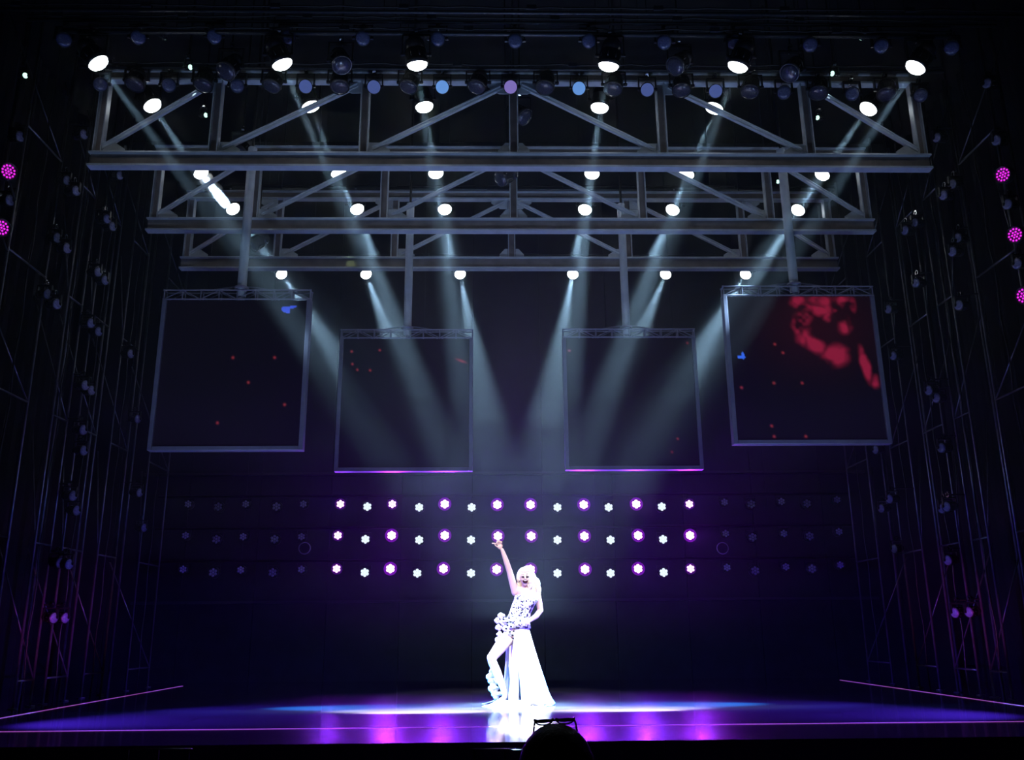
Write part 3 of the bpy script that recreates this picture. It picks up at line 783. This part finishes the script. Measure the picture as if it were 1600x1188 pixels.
# bodice: sequinned corset hugging the torso
def sequins():
    m = bpy.data.materials.new('sequin_corset'); m.use_nodes = True; nt = m.node_tree; N = nt.nodes; L = nt.links; b = N['Principled BSDF']
    tc = N.new('ShaderNodeTexCoord'); vo = N.new('ShaderNodeTexVoronoi'); vo.inputs['Scale'].default_value = 55
    L.new(tc.outputs['Object'], vo.inputs['Vector'])
    hs = N.new('ShaderNodeSeparateColor'); L.new(vo.outputs['Color'], hs.inputs[0])
    cr = N.new('ShaderNodeValToRGB'); cr.color_ramp.interpolation = 'CONSTANT'; e = cr.color_ramp.elements
    e[0].color = (.9, .88, .9, 1); e[1].position = .72; e[1].color = (.035, .008, .06, 1)
    for p, c in ((.80, (.008, .014, .03, 1)), (.88, (.002, .002, .004, 1)), (.94, (.08, .05, .12, 1))):
        q = e.new(p); q.color = c
    L.new(hs.outputs[0], cr.inputs['Fac']); L.new(cr.outputs['Color'], b.inputs['Base Color'])
    b.inputs['Roughness'].default_value = .5; b.inputs['Specular IOR Level'].default_value = .15
    return m
seq = sequins()
bm = bmesh.new()
def ring_loft(bm, rings, seg=36, close=True, fold=0, nf=12, a0=0, a1=2*math.pi):
    R_ = []
    full = abs(a1-a0-2*math.pi) < 1e-6
    for (c, rx, ry, *ex) in rings:
        f = ex[0] if ex else fold
        n = seg if full else seg+1
        R_.append([bm.verts.new(c+Vector((rx*(1+f*math.cos(nf*(a0+(a1-a0)*i/seg)+1.3*math.sin(3*i/seg*6)))*math.cos(a0+(a1-a0)*i/seg), ry*(1+f*math.cos(nf*(a0+(a1-a0)*i/seg)+1.3*math.sin(3*i/seg*6)))*math.sin(a0+(a1-a0)*i/seg), 0))) for i in range(n)])
    for A_, B_ in zip(R_, R_[1:]):
        n = len(A_)
        for i in range(n if full else n-1):
            bm.faces.new((A_[i], A_[(i+1) % n], B_[(i+1) % n], B_[i]))
    return R_
ring_loft(bm, [(P(808, 986), .185, .138), (P(810, 976), .158, .14), (P(814, 962), .138, .135), (P(819, 950), .146, .15), (P(823.5, 942, -.02), .158, .155), (P(825, 934, -.02), .152, .13)])
o = obj('corset', bm, seq, singer, True); md = o.modifiers.new('thick', 'SOLIDIFY'); md.thickness = .008; md.offset = 1
bm = bmesh.new()
v = P(831, 958, -.1)                                                    # dark violet side panel of the corset
for i, (px, py, yy) in enumerate(((836, 945, -.075), (833, 951, -.09), (829, 958, -.085), (824, 966, -.10))):
    ball(bm, P(px, py, yy), .034, (.7, .55, 1.1), Matrix.Rotation(.55, 4, 'Y'), 2)
fuse('corset_side_panel', bm, mat('violet_satin', (.02, .006, .04), .6, spec=.15), singer, .006, 4)
# rosettes along the left hip, the dark jewels among them
rnd = random.Random(4)
def rosette(bm, c, r):
    for k in range(7):
        a = k*.9+rnd.random(); rr = r*(.25+.5*k/7)
        ball(bm, c+Vector((rr*math.cos(a)*.8, -r*.5+rr*.4, rr*math.sin(a)*.8)), r*.5, (1, .6, .8), Matrix.Rotation(a, 4, 'Y'), 2)
for (px, py, yy, r) in ((783, 966, -.05, .055), (777, 973, -.03, .05), (786, 976, -.13, .055), (779, 984, -.08, .055), (792, 972, -.15, .05), (790, 986, -.17, .055), (781, 995, -.13, .055), (797, 982, -.17, .045),
                        (789, 998, -.18, .05), (778, 1003, -.12, .05), (798, 994, -.16, .045), (800, 972, -.14, .045)):
    bm = bmesh.new(); rosette(bm, P(px, py, yy), r); obj('rosette', bm, white_cloth, singer, True)
jw = mat('dark_jewel', (.004, .002, .009), .4, spec=.2)
bm = bmesh.new()
for (px, py, yy) in ((791, 968, -.21), (796, 970, -.21), (787, 972, -.21), (798, 976, -.22), (793, 981, -.24), (791, 986, -.24), (799, 983, -.22), (801, 996, -.2), (797, 991, -.22), (793, 977, -.23), (803, 990, -.18), (808, 984, -.16), (811, 985, -.15), (802, 1001, -.19)):
    ball(bm, P(px, py, yy), .013, (1.3, .6, 1), None, 2)
obj('jewels', bm, jw, singer, True)
# ruffle falling behind the bent knee
for i, (px, py, r) in enumerate(((769, 1051, .055), (766, 1059, .07), (769, 1067, .075), (770, 1076, .08), (775, 1086, .075), (772, 1045, .045))):
    bm = bmesh.new(); rosette(bm, P(px, py, .02), r); obj('ruffle', bm, white_cloth, singer, True)
# long skirt, open over the bent leg
bm = bmesh.new()
a0, a1 = -1.75, 2.7
rg = []
for k in range(15):
    t = k/14; py = 984+116*t
    cx = 811+ (13*t**1.0); rx = (.155+.17*t**1.15+.10*max(0, t-.9)*10*.3); ry = .13+.26*t
    rg.append((P(cx-2, min(py, 1101.4)), rx, ry, .02+.07*t))
ring_loft(bm, rg, 110, fold=.05, nf=17, a0=a0, a1=a1)
o = obj('skirt', bm, white_cloth, singer, True); md = o.modifiers.new('thick', 'SOLIDIFY'); md.thickness = .006
bm = bmesh.new()                                                        # hem pooled on the deck
R_ = ring_loft(bm, [(P(806, 1093), .26, .30, .06), (P(806, 1098), .33, .36, .08), (P(806, 1101), .42, .42, .08), (P(806, 1101.7), .47, .45, .06)], 120, nf=19, a0=-2.75, a1=2.7)
o = obj('skirt_train', bm, white_cloth, singer, True); md = o.modifiers.new('thick', 'SOLIDIFY'); md.thickness = .004
# hanging front sash
bm = bmesh.new()
for k, off_ in enumerate((0, .03, .06)):
    path(bm, [P(806+off_*40, 990, -.16), P(804+off_*60, 1020, -.19), P(802+off_*90, 1050, -.21), P(799+off_*110, 1085, -.24), P(798+off_*120, 1100, -.26)], .03, 8, [.02, .03, .035, .04, .035])
fuse('sash', bm, white_cloth, singer, .008, 4)
# hair
bm = bmesh.new()
ball(bm, hd+Vector((.0, .045, .035)), .112, (.95, 1, 1)); ball(bm, hd+Vector((.01, .0, .088)), .075, (1.15, 1, .75)); ball(bm, hd+Vector((.035, .03, .12)), .045)
ball(bm, hd+Vector((-.085, .03, .0)), .045, (.7, 1.2, 1.6)); ball(bm, hd+Vector((.1, .03, -.02)), .06, (.9, 1.2, 1.6)); ball(bm, hd+Vector((.14, .03, -.09)), .07, (1, 1, 1.4)); ball(bm, hd+Vector((.16, .02, -.16)), .06, (1, 1, 1.3))
ball(bm, hd+Vector((-.07, .05, -.08)), .045, (.8, 1, 1.5)); ball(bm, hd+Vector((.04, .09, -.1)), .09, (1.2, .8, 1.4))
for k in range(46):
    a = rnd.uniform(-.3, 1); x0 = rnd.uniform(.04, .15); y0 = rnd.uniform(-.04, .08)
    p = hd+Vector((x0*.7, y0, .06)); pts = []
    for i in range(9):
        q = i/8; pts.append(p+Vector((x0*.7*q+.02*math.sin(q*9+k), -.02+.02*math.cos(q*9+k), -.32*q*rnd.uniform(.95, 1.03))))
    path(bm, pts, .011, 6, [.012]*6+[.01, .007, .003])
fuse('hair', bm, hairm, singer, .006, 1)
# face
bm = bmesh.new()
for s in (-1, 1):
    c = hd+Vector((s*.031, -.093, .004))
    ball(bm, c, .016, (1.3, .5, .5), None, 3)
obj('eyes', bm, mat('dark_eye_makeup', (.002, .001, .002), .7, spec=.1), singer, True)
bm = bmesh.new()
for s in (-1, 1): path(bm, [hd+Vector((s*.014, -.093, .028)), hd+Vector((s*.032, -.094, .036)), hd+Vector((s*.05, -.083, .03))], .0035, 6)
obj('eyebrows', bm, mat('brow_brown', (.01, .005, .003), .7, spec=.1), singer, True)
bm = bmesh.new(); ball(bm, hd+Vector((0, -.088, -.054)), .031, (1.15, .5, .8), None, 3); obj('mouth', bm, mat('deep_red_lips', (.03, .001, .003), .5, spec=.1), singer, True)
bm = bmesh.new(); ball(bm, hd+Vector((0, -.1, -.044)), .02, (1.1, .3, .35), None, 3); obj('teeth', bm, mat('teeth', (.9, .88, .84), .3), singer, True)
bm = bmesh.new()
for s in (-1, 1): ball(bm, hd+Vector((s*.078, -.01, -.045)), .01, (.7, .7, 1.6), None, 2)
obj('earrings', bm, chrome, singer, True)

# ---------------------------------------------------------------- a spectator's head in the foreground
HY = 2.6; hc = at(868, 1136, HY); hx, hz = hc.x, hc.z-.125
viewer = thing('person', 'spectator seen from behind in the foreground, dark head of hair at the bottom edge', 'person', (hx, HY, -.64))
bz = hz+.64
skin2 = mat('spectator_skin', (.5, .33, .25), .5); shirt = mat('dark_shirt', (.02, .018, .03), .8, bump=.2, scale=60)  # spectator's skin is one even tone
bm = bmesh.new()
ball(bm, (0, .0, bz), .095, (.86, 1.05, 1.2)); ball(bm, (0, .05, bz-.06), .06, (1, 1, 1.1)); limb(bm, [(0, -.01, bz-.09, .058), (0, -.02, bz-.2, .06)])
for s in (-1, 1): ball(bm, (s*.083, .01, bz-.02), .02, (.5, 1, 1.6))
ball(bm, (0, .105, bz-.02), .014, (1, 1.2, 1.6))
limb(bm, [(0, -.01, bz-.26, .1), (0, 0, bz-.45, .13), (0, 0, bz-.7, .15)])
for s in (-1, 1):
    limb(bm, [(s*.05, -.01, bz-.22, .065), (s*.17, 0, bz-.26, .06), (s*.21, .05, bz-.5, .046), (s*.15, .25, bz-.62, .035), (s*.12, .30, bz-.63, .028)])
    limb(bm, [(s*.09, 0, bz-.76, .09), (s*.11, .42, bz-.74, .06), (s*.11, .44, .1, .042)]); limb(bm, [(s*.11, .42, .06, .04), (s*.11, .56, .04, .035)])
    hb2 = Vector((s*.12, .34, bz-.645)); ball(bm, hb2, .036, (1, 1.1, .5))
    for k in range(4): finger(bm, hb2+Vector((s*(.022-.015*k), .03, 0)), [((0, 1, -.1), .03), ((0, .9, -.5), .022), ((0, .6, -.8), .016)], .009, .0075)
    finger(bm, hb2+Vector((-s*.03, .0, 0)), [((-s*.7, .7, -.2), .03), ((-s*.3, .9, -.3), .022)], .0105, .009)
fuse('body', bm, skin2, viewer, .008, 3)
bm = bmesh.new()
limb(bm, [(0, -.01, bz-.25, .11), (0, 0, bz-.45, .145), (0, 0, bz-.74, .17)])
for s in (-1, 1): limb(bm, [(s*.05, -.01, bz-.235, .075), (s*.17, 0, bz-.26, .072), (s*.21, .04, bz-.45, .058)])
fuse('shirt', bm, shirt, viewer, .01, 4)
bm = bmesh.new()
for s in (-1, 1): limb(bm, [(s*.09, 0, bz-.76, .1), (s*.11, .42, bz-.74, .07), (s*.11, .44, .16, .055)])
fuse('trousers', bm, mat('dark_trousers', (.01, .012, .03), .8), viewer, .01, 4)
bm = bmesh.new()
for s in (-1, 1): path(bm, [(s*.11, .38, .045), (s*.11, .48, .045), (s*.11, .6, .035), (s*.11, .66, .03)], .04, 12, [.04, .043, .04, .025])
obj('shoes', bm, black, viewer, True)
bm = bmesh.new()
ball(bm, (0, -.012, bz+.022), .1, (.9, 1.0, 1.04)); ball(bm, (0, -.045, bz-.05), .09, (1.08, .75, 1.3)); ball(bm, (0, -.05, bz-.13), .085, (1.18, .6, 1.2))
for k in range(70):
    a = math.pi*(1+k/69)*1.0; 
    pts = []
    for i in range(9):
        q = i/8; ph = q*1.75; rr_ = .093*math.sin(min(ph, 1.57))+.012*max(0, q-.5)
        pts.append((math.cos(a)*rr_*1.0, -.012+math.sin(a)*rr_*1.0, bz+.03+.1*math.cos(ph) if ph < 1.57 else bz+.03-.16*(ph-1.57)*3))
    path(bm, pts, .006, 5)
fuse('hair', bm, mat('dark_hair', (.02, .012, .016), .45, bump=.5, scale=120), viewer, .005, 1)
# sunglasses pushed up on the head, lenses forward
sg = thing('sunglasses', 'dark sunglasses pushed up on top of the spectator\'s head', 'sunglasses', (hx, HY+.0, hz+.102))
dk = mat('glossy_black_plastic', (.012, .01, .02), .15)
bm = bmesh.new()
for s in (-1, 1):
    ring = [(s*.035+.031*math.copysign(abs(math.cos(a))**.7, math.cos(a)), .045+.006*math.cos(a*2), .008+.019*math.copysign(abs(math.sin(a))**.7, math.sin(a))) for a in [2*math.pi*i/24 for i in range(25)]]
    path(bm, ring, .0026, 6)
path(bm, [(-.008, .045, .012), (-.004, .043, .021), (.004, .043, .021), (.008, .045, .012)], .003, 6)
obj('frame', bm, dk, sg, True)
for s in (-1, 1):
    bm = bmesh.new(); lathe(bm, [(0, -.001), (1, -.001), (1, .001), (0, .001)], 24, Matrix.Translation((s*.035, .046, .008)) @ Matrix.Rotation(math.pi/2, 4, 'X') @ Matrix.Diagonal((.030, .018, 1, 1)))
    obj('lens', bm, mat('tinted_lens', (.01, .01, .02), .08), sg, True)
    bm = bmesh.new(); path(bm, [(s*.064, .045, .012), (s*.068, .03, .008), (s*.075, -.01, -.02), (s*.086, -.05, -.045)], .0028, 6, [.003, .003, .0028, .0025]); obj('temple_arm', bm, dk, sg, True)
sg.rotation_euler = (R(68), R(-2.5), 0); sg.scale = (.84, .84, .84)
# theatre seat under the spectator
seat = thing('theatre_seat', 'dark theatre seat holding the foreground spectator', 'seat', (hx, HY, -.64))
velvet = mat('dark_velvet', (.03, .008, .02), .9)
bm = bmesh.new(); box(bm, (0, .12, bz-.92), (.46, .44, .1)); obj('seat_cushion', bm, velvet, seat, bevel=.03)
bm = bmesh.new(); box(bm, (0, -.22, bz-.62), (.46, .08, .6)); obj('backrest', bm, velvet, seat, bevel=.03)
for s in (-1, 1):
    bm = bmesh.new(); box(bm, (s*.26, .05, (bz-.72)/2), (.04, .4, bz-.72)); obj('side_panel', bm, black, seat, bevel=.01)
    bm = bmesh.new(); box(bm, (s*.26, .05, bz-.7), (.06, .42, .03)); obj('armrest', bm, black, seat, bevel=.01)

# ---------------------------------------------------------------- theatrical haze filling the stage
for k, (z0, dens, w_) in enumerate(((.05, .0028, 'the whole stage'), (3.0, .0034, 'the air around the hanging screens'), (4.3, .0034, 'the air between screens and trusses'))):
    hz_ = bpy.data.materials.new('stage_haze'); hz_.use_nodes = True; nt = hz_.node_tree; nt.nodes.clear()
    vs = nt.nodes.new('ShaderNodeVolumeScatter'); vs.inputs['Color'].default_value = (.93, .98, 1, 1); vs.inputs['Density'].default_value = dens; vs.inputs['Anisotropy'].default_value = .15
    ou = nt.nodes.new('ShaderNodeOutputMaterial'); nt.links.new(vs.outputs[0], ou.inputs['Volume'])
    e = .02*k; bm = bmesh.new(); box(bm, (0, (FY+BY)/2-.05, (z0+11.75-e)/2), (18.4-e, BY-FY-.45-e, 11.75-e-z0))
    if k == 0:                                                           # the haze thins out towards the audience near the deck
        for v in bm.verts:
            if v.co.z < 1 and v.co.y < 10: v.co.z = 1.95
    tag(obj('haze', bm, hz_), 'thin layer of stage haze filling '+w_, 'haze', None, 'stuff')
# a dense puff of fog caught in the beam right in front of the leftmost lamp under the front truss
pa = at(317, 273, 13.46); pb = at(350, 316, 13.36); d = pb-pa
fg = bpy.data.materials.new('dense_fog'); fg.use_nodes = True; nt = fg.node_tree; nt.nodes.clear()
vs = nt.nodes.new('ShaderNodeVolumeScatter'); vs.inputs['Density'].default_value = 4.5; vs.inputs['Anisotropy'].default_value = .2
ou = nt.nodes.new('ShaderNodeOutputMaterial'); nt.links.new(vs.outputs[0], ou.inputs['Volume'])
bm = bmesh.new(); ball(bm, (0, 0, 0), 1, (.16, .12, d.length*.6), sub=3)
rnd2 = random.Random(2)
for v in bm.verts: v.co *= 1+.18*math.sin(v.co.z*21+v.co.x*13)+rnd2.uniform(-.03, .03)
o = obj('fog_puff', bm, fg, None, True); o.location = (pa+pb)/2; o.rotation_euler = d.to_track_quat('Z', 'Y').to_euler()
tag(o, 'blazing white puff of fog in the beam of the leftmost lamp below the front truss', 'fog', None, 'stuff')
